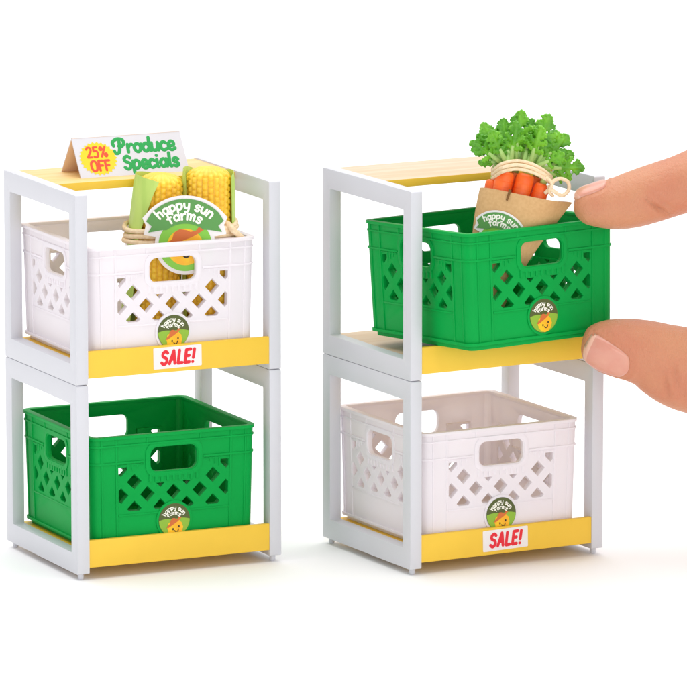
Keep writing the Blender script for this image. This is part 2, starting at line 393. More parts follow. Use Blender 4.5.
def banner_logo(parent, X, s=10.0, curve=None):
    """cut-out paper badge: banner over a round sun picture"""
    def bend(mb):
        if curve:
            # lay every point on the curved wall underneath
            Xi = X.inverted(); nz = (X.to_3x3() @ Vector((0, 0, 1))).normalized()
            for i, v in enumerate(mb.v):
                q = Xi @ v; z = q.z; q.z = 12
                h = curve.ray_cast(X @ q, -nz)
                if h[0] is None: h = curve.find_nearest(v)
                mb.v[i] = h[0]+nz*(z+.05)
        return mb
    def arcband(r0, r1, a, cy, n=26):
        return [(r1*math.sin(t), cy+r1*math.cos(t)) for t in [(-a+2*a*k/n) for k in range(n+1)]], [(r0*math.sin(t), cy+r0*math.cos(t)) for t in [(a-2*a*k/n) for k in range(n+1)]]
    def fine(poly):
        o = []
        for i in range(len(poly)):
            a, b_ = poly[i-1], poly[i]; L_ = math.dist(a, b_); k = max(1, int(L_/(s*.12)))
            for j in range(k): o.append((a[0]+(b_[0]-a[0])*(j+1)/k, a[1]+(b_[1]-a[1])*(j+1)/k))
        return o
    def strips(mb, poly, z, mi, z0=None):
        # cut into vertical strips so that the sheet can follow a curved wall
        if not curve:
            (mb.poly(poly, [], z0, z, mi, X) if z0 is not None else mb.sheet(poly, z, mi, X)); return
        x = -1.3*s
        while x < 1.3*s:
            c = clip(poly, x, x+.1*s, -9*s, 9*s)
            if len(c) >= 3: mb.sheet(c, z, mi, X)
            x += .1*s
    # circle of the banner arc
    up, lo = arcband(.74*s, 1.27*s, .72, -.45*s)
    wl = arcband(.66*s, 1.36*s, .80, -.45*s)
    b = MB()
    white1 = circle(0, -.44*s, .82*s, 60)
    endL = [(-1.16*s, .10*s), (-1.0*s, -.02*s), (-1.14*s, -.2*s)]
    strips(b, white1, .22, 0, 0)
    wb = wl[0] + [(1.16*s, .36*s), (1.16*s, .18*s), (1.08*s, .10*s), (1.14*s, -.14*s), (.9*s, -.2*s)] + [(.5*s, -.1*s), (-.5*s, -.1*s)] + [(-.9*s, -.2*s), (-1.14*s, -.14*s), (-1.08*s, .1*s), (-1.16*s, .18*s), (-1.16*s, .36*s)]
    wb = [(1.36*s*math.sin(t), -.45*s+1.36*s*math.cos(t)) for t in [(-.78+1.56*k/26) for k in range(27)]] + [(1.15*s, .30*s), (1.06*s, .10*s), (1.12*s, -.16*s), (.8*s, -.22*s), (-.8*s, -.22*s), (-1.12*s, -.16*s), (-1.06*s, .10*s), (-1.15*s, .30*s)]
    strips(b, wb, .25, 0, .02)
    bend(b); o = b.build('badge', ['paperwhite'], parent, recalc=not curve)
    p = MB()
    strips(p, circle(0, -.44*s, .72*s, 60), .285, 0)
    def sf(cx, cy, r):
        sun = circle(cx, cy, r, 40)
        strips(p, sun, .31, 2)
        hat = [(-1.2,.0),(-1.0,.26),(-.7,.42),(-.6,.78),(-.3,.98),(.1,.92),(.3,.82),(.6,.9),(.8,1.16),(1.2,1.08),(.8,.78),(.4,.55),(-.05,.38),(-.5,.2),(-.85,.02)]
        strips(p, [(cx+a*r, cy+b_*r) for a, b_ in hat], .335, 3)
        for ex, ey in ((-.3,-.25),(.35,-.12)): strips(p, circle(cx+ex*r, cy+ey*r, .09*r, 12, ry=.13*r), .36, 4)
        stroke(p, [(cx+a*r, cy+b_*r) for a, b_ in catmull([(-.12,-.42),(.02,-.56),(.18,-.5),(.24,-.34)])], .05*r, .03, X @ T(0, 0, .35), 4)
    sf(0, -.50*s, .50*s)
    ban = up + [(.98*s, .22*s), (1.04*s, .2*s), (.90*s, .06*s), (1.0*s, -.10*s), (.70*s, -.06*s)] + lo[3:-3] + [(-.70*s, -.06*s), (-1.0*s, -.10*s), (-.90*s, .06*s), (-1.04*s, .2*s), (-.98*s, .22*s)]
    ban = [(1.27*s*math.sin(t), -.45*s+1.27*s*math.cos(t)) for t in [(-.80+1.6*k/30) for k in range(31)]] + [(1.05*s, .21*s), (.90*s, .07*s), (1.0*s, -.10*s), (.66*s, -.04*s)] + [(.80*s*math.sin(t), -.66*s+.80*s*math.cos(t)) for t in [(.66-1.32*k/16) for k in range(17)]] + [(-.66*s, -.04*s), (-1.0*s, -.10*s), (-.90*s, .07*s), (-1.05*s, .21*s)]
    strips(p, ban, .385, 1)
    bend(p); p.build('printed_picture', ['field2', 'banner', 'sun', 'hat', 'black'], o, recalc=False)
    t = MB()
    letters(t, 'happy sun', .27*s, .029*s, X @ T(0, 0, .40), arc=(.985*s, -.45*s), sp=0.03, widthf=1.0, h=.06)
    letters(t, 'farms', .27*s, .029*s, X @ T(0, 0, .40), arc=(.70*s, -.45*s), sp=0.04, widthf=1.0, h=.06)
    bend(t); t.build('lettering', ['cream'], o)
    return o

# ------------------------------------------------------------------ ground
g = MB(); g.add([(-9000, -5000, 0), (9000, -5000, 0), (9000, 14000, 0), (-9000, 14000, 0)], [(0, 1, 2, 3)])
gr = g.build('ground', ['ground']); gr['kind'] = 'structure'; gr.location = (0, 0, -1.6*S)

# ------------------------------------------------------------------ shelves
UW, UD, UH = 55.9, 46.6, 47.85
UNIT = {'L': T(-66.27*S, 0, 0) @ Matrix.Rotation(.441, 4, 'Z'), 'R': T(16.755*S, 5.95*S, 0) @ Matrix.Rotation(.495, 4, 'Z')}
def shelf(unit, z, label, top=False, floor_top='yellow', sale=None, pegs=True):
    t = thing('display_shelf', label, 'shelf', 'stacked display shelf units', UNIT[unit] @ T(0, 0, z*S))
    for x0 in (0, UW-3.2):
        b = MB(); X = Matrix(((0, 0, 1, x0), (1, 0, 0, 0), (0, 1, 0, 0), (0, 0, 0, 1)))
        b.poly(rr(UD, UH, .45, UD/2, UH/2, 3), [rr(UD-8.0, UH-10.0, .3, UD/2, UH/2+.05, 3)], 0, 3.2, 0, X)
        if pegs:
            for y in (2.0, UD-2.0): b.sweep([(x0+1.6, y, .2), (x0+1.6, y, -1.3), (x0+1.6, y, -1.6)], [.75, .75, .55], 16)
        b.build('side_frame', ['frame'], t, bevel=.3)
    b = MB(); b.box((3.15, 1.5, 2.6), (UW-3.15, UD-.4, 4.6))
    o = b.build('shelf_floor', ['yellow', floor_top], t)
    for p in o.data.polygons:
        if p.normal.z > .9: p.material_index = 1
    b = MB(); b.box((3.15, .25, 1.5), (UW-3.15, 1.5, 8.4)); b.build('front_lip', ['yellow'], t, bevel=.12)
    if top:
        b = MB(); b.box((3.15, 21, 45.5), (UW-3.15, UD-.3, 47.5)); o = b.build('top_board', ['yellow', 'wood_warm' if unit == 'L' else 'wood'], t, bevel=.1)
        for p in o.data.polygons:
            if p.normal.z > .9: p.material_index = 1
    if sale:
        cx, cz, wd, ht, ang = sale
        X = T(cx, .25, cz) @ Matrix.Rotation(pi/2, 4, 'X') @ Matrix.Rotation(ang, 4, 'Z')
        b = MB(); b.poly(rr(wd, ht, .25), [], -.05, .12, 0, X); st = b.build('sale_sticker', ['paperwhite'], t)
        q = MB(); letters(q, 'SALE!', 3.3, .42, X @ T(0, -1.6, .13), h=.06, slant=.16, widthf=.92, sp=.06); q.build('lettering', ['red'], st)
    return t
shelf('L', 0, 'lower white frame shelf of the left stack, under the green crate, without a sale label', pegs=True)
shelf('L', 48, 'upper white frame shelf of the left stack with yellow top board under the folded sign', top=True, sale=(27.5, 5.25, 13.1, 5.45, .012), pegs=False)
shelf('R', 0, 'lower white frame shelf of the right stack with a sale label on its yellow lip', sale=(27.5, 5.2, 13.0, 5.4, .02), pegs=True)
shelf('R', 48, 'upper white frame shelf of the right stack, its crate lifted out', top=True, floor_top='wood', pegs=False)

# ------------------------------------------------------------------ crates
CW, CD, CH = 45.3, 45.2, 29.4
def crate(color, label, M4):
    t = thing('milk_crate', label, 'crate', 'toy milk crates', M4)
    b = MB(); TH = 1.25; R = 2.6
    for L_, off, ang in ((CW, CD/2, 0), (CD, CW/2, pi/2), (CW, CD/2, pi), (CD, CW/2, 3*pi/2)):
        # local plate: x along wall, y up, z outwards
        X = Matrix.Rotation(ang, 4, 'Z') @ T(0, -off, 0) @ Matrix.Rotation(pi/2, 4, 'X')
        holes = [rr(12.8, 6.2, 1.9, 0, 22.75)]
        hd = 2.02; inner = []
        for i in range(-5, 6):
            for j in range(-1, 4):
                if (i+j) % 2: continue
                u, z = i*3.63, 14.1+j*3.45
                if abs(u) < 9 and j >= 2: continue
                top = 16.7 if abs(u) < 9 else 21.4
                d = clip([(u-hd, z), (u, z-hd*1.0), (u+hd, z), (u, z+hd)], -15.2, 15.2, 10.0, top)
                if len(d) < 3: continue
                ar = abs(sum(d[k-1][0]*d[k][1]-d[k][0]*d[k-1][1] for k in range(len(d))))/2
                if ar > .5:
                    holes.append(d); cx_ = sum(p[0] for p in d)/len(d); cy_ = sum(p[1] for p in d)/len(d)
                    inner.append([(cx_+(p[0]-cx_)*.97, cy_+(p[1]-cy_)*.97) for p in d])
        hl = L_/2-R
        b.poly([(-hl, 1.2), (hl, 1.2), (hl, CH-.3), (-hl, CH-.3)], holes, -TH, 0, 0, X)
        b.poly([(-15.6, 9.5), (15.6, 9.5), (15.6, 21.9), (8.7, 21.9), (8.7, 17.0), (-8.7, 17.0), (-8.7, 21.9), (-15.6, 21.9)], inner, -TH-.7, -TH+.05, 0, X)
        # handle surround, grip ribs, frame ribs
        b.poly(rr(15.6, 9.0, 2.9, 0, 22.75), [rr(13.3, 6.7, 2.1, 0, 22.75)], -.2, .18, 0, X)
        for k in range(-4, 5): b.box((k*1.62-.38, 17.0, -.2), (k*1.62+.38, 18.9, .2), 0, X)
        for sx in (-1, 1):
            for k in range(4): b.box((sx*(8.9+k*1.25)-.25, 20.6-.7*k+1.2, -.2), (sx*(8.9+k*1.25)+.25, 22.2, .14), 0, X)
            b.box((sx*15.75-.28, 1.9, -.2), (sx*15.75+.28, CH-.4, .17), 0, X)
            b.box((sx*(hl-.3)-.22, 1.9, -.2), (sx*(hl-.3)+.22, CH-.4, .14), 0, X)
            b.box((sx*7.3-.25, 26.9, -.2), (sx*7.3+.25, CH-.4, .14), 0, X)
        b.box((-15.4, 8.9, -.2), (15.4, 9.35, .16), 0, X)
        # lattice rim: a fine raised line on both diagonals' outer edge
        b.box((-15.4, 21.8, -.2), (-8.3, 22.1, .12), 0, X); b.box((8.3, 21.8, -.2), (15.4, 22.1, .12), 0, X)
        if ang == 0: b.poly(circle(0, 6.9, 4.95, 48), [], -.2, .34, 0, X)
    def ringpts(p, rad, n=7):
        o = []
        for sx, sy, a0 in ((1, 1, 0), (-1, 1, 90), (-1, -1, 180), (1, -1, 270)):
            for k in range(n+1):
                a = math.radians(a0+90*k/n); o.append((sx*(CW/2-R)+rad*math.cos(a), sy*(CD/2-R)+rad*math.sin(a)))
        return o
    # corner posts
    for sx, sy, a0 in ((1, 1, 0), (-1, 1, 90), (-1, -1, 180), (1, -1, 270)):
        arc_o = [(sx*(CW/2-R)+R*math.cos(math.radians(a0+90*k/8)), sy*(CD/2-R)+R*math.sin(math.radians(a0+90*k/8))) for k in range(9)]
        arc_i = [(sx*(CW/2-R)+(R-TH)*math.cos(math.radians(a0+90*k/8)), sy*(CD/2-R)+(R-TH)*math.sin(math.radians(a0+90*k/8))) for k in range(8, -1, -1)]
        b.poly(arc_o+arc_i, [], 1.2, CH-.3)
    def ring(z0, z1, out_, inn=.25):
        o = ringpts(0, R+out_); i_ = ringpts(0, R-inn); b.poly(o, [i_], z0, z1)
    def partring(z0, z1, p):
        # broken at the four handles
        for k in range(4):
            Rz = Matrix.Rotation(k*pi/2, 4, 'Z'); a, c = ((CW, CD) if k % 2 == 0 else (CD, CW))
            arc = lambda rad: [(a/2-R+rad*math.cos(math.radians(t)), c/2-R+rad*math.sin(math.radians(t))) for t in range(0, 91, 13)]
            o_ = [(a/2+p, 8.1)]+arc(R+p)+[(8.1, c/2+p)]; i_ = [(8.1, c/2-.25)]+arc(R-.25)[::-1]+[(a/2-.25, 8.1)]
            b.poly(o_+i_, [], z0, z1, 0, Rz)
    ring(CH-.75, CH, .38, TH+.15); ring(26.75, 27.2, .26); partring(22.35, 22.85, .28); ring(1.25, 2.0, .42)
    # floor and foot
    b.poly(ringpts(0, R-.9), [], .05, 1.7)
    for i, v in enumerate(b.v):
        k = 1 - .026*(1 - v.z/CH); v.x *= k; v.y *= k
    b.build('crate_body', [color], t, bevel=.09)
    k = 1-.026*(1-6.5/CH)
    crate_logo(t, T(0, -CD/2*k-.33, 6.9) @ Matrix.Rotation(pi/2, 4, 'X') @ Matrix.Rotation(-.0, 4, 'Z'), 4.25)
    return t
def seat(u, z): return UNIT[u] @ T(26.9*S, 23.9*S, (z+4.6)*S)
cg = crate('green', 'green crate standing empty on the lower shelf of the left stack', seat('L', 0))
cw = crate('white', 'white crate filled with corn on the upper shelf of the left stack', seat('L', 48))
c3 = copy_tree(cw); c3.matrix_world = seat('R', 0); c3['label'] = 'empty white crate on the lower shelf of the right stack'
HELD = T(37.4*S, 27.2*S, 56.25*S) @ Matrix.Rotation(.599, 4, 'Z') @ Matrix.Rotation(-.049, 4, 'X') @ Matrix.Rotation(-.006, 4, 'Y')
c4 = copy_tree(cg); c4.matrix_world = HELD; c4['label'] = 'green crate holding the carrots, pinched by two fingers in front of the right stack'

# ------------------------------------------------------------------ folded sign
def tent():
    t = thing('tent_sign', 'small folded white tent sign with green produce lettering on the left stack', 'sign', None, UNIT['L'] @ T(13.0*S, 26.9*S, 95.52*S))
    W = 29.8; Dp = 13.0; H_ = 9.6; top = Dp*.48
    L1 = math.hypot(top, H_); a1 = math.atan2(H_, top)
    # front panel: local x right, y up the slope, z outwards
    X = Matrix.Rotation(a1, 4, 'X')
    b = MB(); b.poly([(0, 0), (W, 0), (W, L1), (0, L1)], [], -.3, 0, 0, X)
    a2 = math.atan2(H_, Dp-top)
    X2 = T(W, Dp, 0) @ Matrix.Rotation(pi, 4, 'Z') @ Matrix.Rotation(a2, 4, 'X')
    b2 = MB(); L2 = math.hypot(Dp-top, H_)-.02; b2.poly([(0, 0), (W, 0), (W, L2), (0, L2)], [], -.3, 0, 0, X2)
    o = b.build('front_panel', ['cardwhite', 'cardback'], t)
    for p in o.data.polygons:
        if p.normal.dot(Vector((0, 1, -.5))) > .5: p.material_index = 1
    o2 = b2.build('back_panel', ['cardwhite', 'cardback'], t)
    for p in o2.data.polygons:
        if p.normal.dot(Vector((0, -1, -.5))) > .5: p.material_index = 1
    c = MB(); n = 26; star = []
    for k in range(2*n):
        r = 5.15 if k % 2 == 0 else 4.6; a = pi*k/n
        star.append((5.9+r*math.cos(a), 5.15+r*.92*math.sin(a)))
    c.sheet(star, .05, 0, X); s = c.build('starburst', ['burst'], o, recalc=False)
    q = MB(); letters(q, '25%', 2.75, .30, X @ T(5.9, 5.6, .06), h=.05, widthf=.98)
    letters(q, 'OFF', 2.75, .34, X @ T(6.1, 1.75, .06), h=.05, widthf=1.05); q.build('discount_lettering', ['orangered'], o)
    q = MB(); letters(q, 'Produce', 3.75, .48, X @ T(19.3, 6.35, .01), h=.06, widthf=1.04, slant=.08, sp=.0)
    letters(q, 'Specials', 3.6, .48, X @ T(19.9, 1.75, .01), h=.06, widthf=1.02, slant=.08, sp=-.0); q.build('produce_lettering', ['inkgreen'], o)
tent()

# ------------------------------------------------------------------ corn
def corn():
    base = UNIT['L'] @ Vector((34*S, 13*S, (48+4.6+1.7)*S))
    t = thing('corn_bundle', 'two yellow corn cobs tied with twine, with a paper badge, in the white crate', 'corn', None, T(*base))
    B0 = base/S                                   # work in world mm, relative to the base
    def rel(p): return Vector(p)-B0
    Y = B0.y
    def cob(cx, top_py, tilt, R=5.35, yo=0):
        topP = rel(at(cx+tilt, top_py, Y+yo)); bot = rel(at(cx, 322, Y+yo)); bot.z = .6
        ax = (topP-bot); H = ax.length; ax.normalize()
        ex = Vector((1, 0, 0)); ex = (ex-ax*ex.dot(ax)).normalized(); ey = ax.cross(ex)
        rows = 22; nu = rows*6; kz = 1.62; nv = int(H/.22)
        vs = []; fs = []
        for j in range(nv+1):
            z = H*j/nv
            prof = 1.0
            e = (H-z)/2.9
            if e < 1: prof *= math.sqrt(max(0, 1-(1-e)**2))*.8+.2*e**.3 if e > 0 else 0
            prof *= .86+.14*min(1, z/14)
            for i in range(nu):
                th = 2*pi*i/nu; row = i*rows/nu; ri = int(row+.5) % rows
                zz = z/kz + (.5 if ri % 2 else 0)
                a = abs(math.cos(pi*row)); bb = abs(math.sin(pi*zz))
                bump = (1-(1-a)**2.2)*(.35+.65*min(1, bb*1.25)**.6)
                r = R*prof*(1-.13+.13*bump)
                vs.append(bot+ax*z+ex*r*math.cos(th)+ey*r*math.sin(th))
        for j in range(nv):
            for i in range(nu): fs.append((j*nu+i, j*nu+(i+1) % nu, (j+1)*nu+(i+1) % nu, (j+1)*nu+i))
        fs.append(tuple(nv*nu+i for i in range(nu))); fs.append(tuple(reversed(range(nu))))
        m = MB(); m.add(vs, fs); o = m.build('corn_cob', ['kernel'], t, smooth=180)
        return o, bot, ax, ex, ey, H
    def husk(c, a_lo, a_hi, z0, z1, ro=.7, flare=1.2, R=5.35, curl=0):
        """leaf of husk from angle a_lo(z) to a_hi(z) (degrees, 0 = right, -90 = front)"""
        o, bot, ax, ex, ey, H = c; n = 28; m_ = 26; front = []; back = []
        for j in range(m_+1):
            f = j/m_; z = z0+(z1-z0)*f
            lo = a_lo(f); hi = a_hi(f); row = []
            for i in range(n+1):
                g_ = i/n; a = math.radians(lo+(hi-lo)*g_)
                rib = .10*math.cos(g_*n*1.1)
                r = R*(.92+.08*min(1, z/14))+ro+rib+flare*(1-f)*.8+curl*max(0, f-.8)*5*(abs(g_-.5)*2)**2
                edge = min(g_, 1-g_, 1-f if f > .5 else 1)
                th = .45*min(1, edge*14)**.5
                d = ex*math.cos(a)+ey*math.sin(a)
                zz = bot+ax*(z-1.2*max(0, f-.9)*10*(g_-.5)**2*4)
                row.append((zz+d*(r+th*.5), zz+d*(r-th*.5-.05)))
            front.append([p[0] for p in row]); back.append([p[1] for p in row])
        N = (m_+1)*(n+1); vs = [p for r_ in front for p in r_]+[p for r_ in back for p in r_]; fs = []
        for j in range(m_):
            for i in range(n):
                a = j*(n+1)+i; fs.append((a, a+1, a+n+2, a+n+1)); fs.append((N+a+1, N+a, N+a+n+1, N+a+n+2))
        bd = [i for i in range(n)]+[j*(n+1)+n for j in range(m_)]+[m_*(n+1)+i for i in range(n, 0, -1)]+[j*(n+1) for j in range(m_, 0, -1)]
        for k in range(len(bd)): a, b_ = bd[k], bd[(k+1) % len(bd)]; fs.append((b_, a, a+N, b_+N))
        m = MB(); m.add(vs, fs); return m.build('husk_leaf', ['husk'], o, smooth=50)
    # ey points away from the camera: -90 deg is the camera side
    c1 = cob(155, 172.5, 6.5, 5.9); c2 = cob(208, 166, 0.5, 5.8, .4)
    husk(c1, lambda f: -265, lambda f: -140+8*math.sin(f*3)+ (46*max(0, (f-.62)/.38)**1.1), 0, c1[5]-.3, flare=3.2, R=5.9)
    husk(c1, lambda f: 20, lambda f: 120, 0, c1[5]-2.0, flare=0, ro=.35, R=5.9)
    husk(c2, lambda f: -22-4*f, lambda f: 70, 0, c2[5]-1.2, ro=.55, flare=.8, R=5.8)
    husk(c2, lambda f: 120, lambda f: 206+14*max(0, f-.5), 0, c2[5]-.4, ro=.45, flare=.0, curl=.5, R=5.8)
    # twine: three turns round both cobs
    tw = MB(); mid = (c1[1]+c2[1])/2
    for k, zp in enumerate((224.5, 230.5, 236.5)):
        zc = rel(at(183, zp, Y)).z; pth = []
        for i in range(72):
            a = 2*pi*i/72; cx, sx = math.cos(a), math.sin(a)
            ex_ = 14.0+.25*math.sin(k*2+a); q = 2.6
            x = ex_*math.copysign(abs(cx)**(2/q), cx); y = 7.4*math.copysign(abs(sx)**(2/q), sx)
            pth.append((mid.x-.2+x, mid.y+y, zc+.5*math.sin(a+k)+.25*math.sin(3*a+k*2)+ (.035*x)))
        tw.sweep(pth, .62, 10, closed=True)
    # a loose end at the right
    p0 = rel(at(224, 222, Y-3)); p1 = rel(at(233, 230, Y-6)); p2 = rel(at(241, 237, Y-4)); p3 = rel(at(246, 243, Y-1))
    tw.sweep([p0, (p0+p1)/2+Vector((0, 0, .4)), p1, p2, p3], [.75, .8, .8, .75, .5], 10)
    tw.build('twine', ['twine'], t, smooth=180)
    # badge standing in front of the cobs, turned a little to the right
    c = rel(at(185, 228.6, Y-8.4))
    X = T(*c) @ Matrix.Rotation(.06, 4, 'Z') @ Matrix.Rotation(pi/2, 4, 'X')
    banner_logo(t, X, 9.25)
corn()

# ------------------------------------------------------------------ carrots
def carrots():
    P0 = at(484, 328, 7.5); P1 = at(524.5, 196, 15.5)
    t = thing('carrot_bundle', 'bunch of carrots with leafy tops in a brown paper cone tied with twine', 'carrots', None, T(P0.x*S, P0.y*S, P0.z*S))
    ax = (P1-P0); H = ax.length; ax.normalize()
    ex = Vector((1, .12, 0)); ex = (ex-ax*ex.dot(ax)).normalized(); ey = ax.cross(ex)     # ey away from camera
    def loc(u, v, h): return ex*u+ey*v+ax*h
    n = 64; m_ = 30; fo = []; fi = []
    for j in range(m_+1):
        f = j/m_; a = 1.8+(11.3-1.8)*f**.92; b_ = 1.6+(6.6-1.6)*f**.9
        ro = []; ri = []
        for i in range(n):
            th = 2*pi*i/n; c_, s_ = math.cos(th), math.sin(th)
            x = a*c_; y = b_*s_*(1-.75*max(0, c_)**3)
            if c_ > 0: x = a*(c_**.9)*(1+.06*f*c_**6)
            x -= 1.7*math.sin(pi*f**1.25)
            hh = H*f + f**6*(.4*math.sin(th*2+1)+1.75*c_)
            ro.append(loc(x, y, hh)); ri.append(loc(x*(1-.25/a), y*(1-.25/b_), hh-.02))
        fo.append(ro); fi.append(ri)
    N = (m_+1)*n; vs = [p for r_ in fo for p in r_]+[p for r_ in fi for p in r_]; fs = []
    for j in range(m_):
        for i in range(n):
            a, b2 = j*n+i, j*n+(i+1) % n; fs.append((a, b2, b2+n, a+n)); fs.append((N+b2, N+a, N+a+n, N+b2+n))
    for i in range(n): a, b2 = m_*n+i, m_*n+(i+1) % n; fs.append((a, b2, b2+N, a+N))
    fs.append(tuple(reversed(range(n))))
    vs_cone, fs_cone = list(vs), list(fs)
    mb = MB(); mb.add(vs, fs); cone = mb.build('paper_cone', ['kraft'], t, smooth=60)
    # overlapped seam edge and the tab slit, a dark plate coloured as its shade
    X = Matrix((ex, ax, -ey)).transposed().to_4x4()
    sl = MB()
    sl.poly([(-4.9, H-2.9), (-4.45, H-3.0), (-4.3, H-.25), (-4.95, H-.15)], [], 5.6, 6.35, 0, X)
    sl.build('tab_slit_shade', ['slit'], cone)
    # carrots
    for (px, py, r, dy) in ((493.5, 180, 1.9, .6), (506, 171.5, 2.35, -1.5), (526.5, 174, 2.3, -1.4), (543, 184, 2.05, -1.0), (536, 177, 2.0, 3.2), (515, 173, 2.0, 3.4)):
        p = at(px, py, 15.5+dy)-P0; L_ = 20; m = MB()
        rr_ = []; pp = []
        q = ((p-loc(0, 0, 2)).normalized()+ax*1.2).normalized()
        for f, k in ((0, .3), (.003, .62), (.012, .84), (.035, .96), (.07, 1.0), (.12, 1.0), (.13, .975), (.14, 1.0), (.2, 1.0), (.21, .98), (.22, 1.0), (.35, .95), (.5, .88), (.7, .7), (.9, .42), (1, .15)):
            pp.append(p-q*L_*f); rr_.append(r*k)
        P2 = []; R2 = []
        for i in range(len(pp)-1):
            for s_ in range(4): P2.append(pp[i].lerp(pp[i+1], s_/4)); R2.append(rr_[i]+(rr_[i+1]-rr_[i])*s_/4)
        P2.append(pp[-1]); R2.append(rr_[-1])
        m.sweep(P2, R2, 20); o = m.build('carrot', ['carrot'], t, smooth=180)
        s_ = MB(); s_.sweep([p-q*.3, p+q*1.4, p+q*4.0+Vector((0, .6, 0))], [r*.45, r*.42, r*.3], 12); s_.build('stalk', ['stem'], o, smooth=180)
    # leaves
    rnd = random.Random(5)
    lv = MB(); stems = MB()
    def leaf(b, tip, Yb, Yt, wd=1.0, stem_f=.30, rollv=None):
        A = at(b[0], b[1], Yb)-P0; Z = at(tip[0], tip[1]+3, Yt)-P0
        d = Z-A; L_ = d.length; d.normalize()
        nrm = Vector((rnd.uniform(-.7, .7), -1, rnd.uniform(-.2, .7))) if rollv is None else Vector(rollv)
        nrm = (nrm-d*nrm.dot(d)).normalized(); sd = d.cross(nrm)
        curl = rnd.uniform(.6, 1.5)
        def P(u, v): return A+d*u+sd*v-nrm*(curl*(u/L_)**2*1.2+.04*v*v)
        stems.sweep([A-d*1.5, P(L_*.1, 0), P(L_*.25, 0), P(L_*.42, 0)+nrm*.12], [.66, .62, .58, .42], 8)
        def lobe(u0, v0, ang, ln, wdt):
            dd = d*math.cos(ang)+sd*math.sin(ang); ss = dd.cross(nrm)
            c = P(u0, v0)+dd*ln*.5
            lv.ellipsoid(c, (dd*ln*.62, ss*wdt, nrm*.36), 10, 6)
            for q in (-.75, 0, .75):
                e = c+dd*ln*(.48-.12*abs(q))+ss*wdt*q*1.15; r_ = wdt*rnd.uniform(.40, .52)
                lv.ellipsoid(e, (dd*r_, ss*r_, nrm*.4), 8, 6)
            for q in (-1, 1):
                e = c+ss*wdt*1.1*q+dd*ln*rnd.uniform(-.12, .1); r_ = wdt*rnd.uniform(.32, .45)
                lv.ellipsoid(e, (dd*r_, ss*r_, nrm*.36), 8, 6)
        for f, ln, an in ((.30, .30, 1.05), (.50, .33, .9), (.70, .26, .75), (.86, .17, .5)):
            for sg in (-1, 1):
                lobe(L_*f, 0, sg*an*rnd.uniform(.85, 1.15), L_*ln*wd*rnd.uniform(.85, 1.15), L_*.062*wd)
        lobe(L_*.76, 0, rnd.uniform(-.15, .15), L_*.32, L_*.07*wd)
        lv.ellipsoid(P(L_*.55, 0), (d*L_*.42, sd*L_*.07*wd, nrm*.5), 10, 6)
    Yc = 16.5
    for b, tp, yb, yt, wd in (((499, 161), (474, 139), 0, -1, 1.0), ((501, 160), (485, 122), 1, 3, 1.0), ((508, 158), (503, 118), 1, 4, 1.0),
        ((516, 157), (519, 110.5), 1, 3, 1.0), ((525, 158), (531, 118), 1, 5, .95), ((533, 160), (548, 115), 0, 1, 1.0),
        ((541, 163), (566, 134), 0, 1, 1.1), ((547, 168), (581.5, 165), -1, -2, 1.0), ((545, 170), (571, 150), 2, 4, 1.05), ((499, 163), (480, 158), 2, 2, 1.0),
        ((511, 160), (516, 122), -1.5, -3.5, .95), ((505, 160), (493, 131), -1.5, -4, .95), ((531, 161), (539, 127), -1.5, -4, 1.1), ((540, 165), (562, 152), -2, -4, 1.0),
        ((520, 160), (524, 130), 5, 9, 1.1), ((508, 160), (497, 128), 5, 9, 1.1), ((535, 162), (556, 130), 5, 9, 1.1), ((545, 172), (570, 176), 0, 0, .9)):
        leaf(b, tp, Yc+yb, Yc+yt, wd*1.1)
    for k in range(16):
        u = rnd.random(); bx = 500+46*u; an = -.95+1.9*u+rnd.uniform(-.15, .15); ln = rnd.uniform(20, 33)
        leaf((bx, 159+8*abs(u-.35)), (bx+ln*math.sin(an), 157-ln*math.cos(an)), Yc+rnd.uniform(-2, 5), Yc+rnd.uniform(0, 7), .9)
    o = lv.build('carrot_leaves', ['leaf'], t)
    r = o.modifiers.new('r', 'REMESH'); r.mode = 'VOXEL'; r.voxel_size = .14*S
    s_ = o.modifiers.new('s', 'SMOOTH'); s_.factor = .5; s_.iterations = 2
    bake(o); o.data.polygons.foreach_set('use_smooth', [True]*len(o.data.polygons))
    stems.build('leaf_stems', ['stem'], t, smooth=180)
    # twine: three turns above the carrots and the knot loop
    tw = MB()
    def catm3(pts, k=8, closed=False):
        o_ = []; n_ = len(pts)
        rng = range(n_ if closed else n_-1)
        for i in rng:
            g_ = lambda q: pts[q % n_] if closed else pts[max(0, min(n_-1, q))]
            a, b_, c_, d_ = g_(i-1), g_(i), g_(i+1), g_(i+2)
            for j in range(k):
                s2 = j/k; o_.append(.5*((2*b_)+(c_-a)*s2+(2*a-5*b_+4*c_-d_)*s2**2+(3*b_-a-3*c_+d_)*s2**3))
        if not closed: o_.append(pts[-1])
        return o_
    def Q(px, py, y): return at(px, py, y)-P0
    for k, (dy, dz) in enumerate(((0, -.5), (.3, 3.4), (-.2, 7.4))):
        fr = 11.2 if k else 12.0
        pts = [Q(493, 171+dz, 15.5), Q(502, 164.5+dz, fr-1), Q(516, 161.5+dz, fr-2.2), Q(530, 164+dz, fr-2.2), Q(542, 170+dz*.9, fr-1), Q(551, 177+dz*.8, 14.5),
               Q(548, 176+dz*.6, 19.5), Q(530, 167+dz*.6, 22.5), Q(510, 163+dz*.6, 22.3), Q(496, 166+dz, 19.5)]
        tw.sweep(catm3(pts, 8, True), .47, 10, closed=True)
    pts = [Q(548, 186, 11.5), Q(553, 190.5, 10.8), Q(562, 195.5, 11.5), Q(568.5, 190, 12.5), Q(568, 182.5, 12.5), Q(561, 178.8, 11.8), Q(554, 181, 11), Q(550, 188, 11.0), Q(545, 193, 11.6)]
    tw.sweep(catm3(pts), .47, 10)
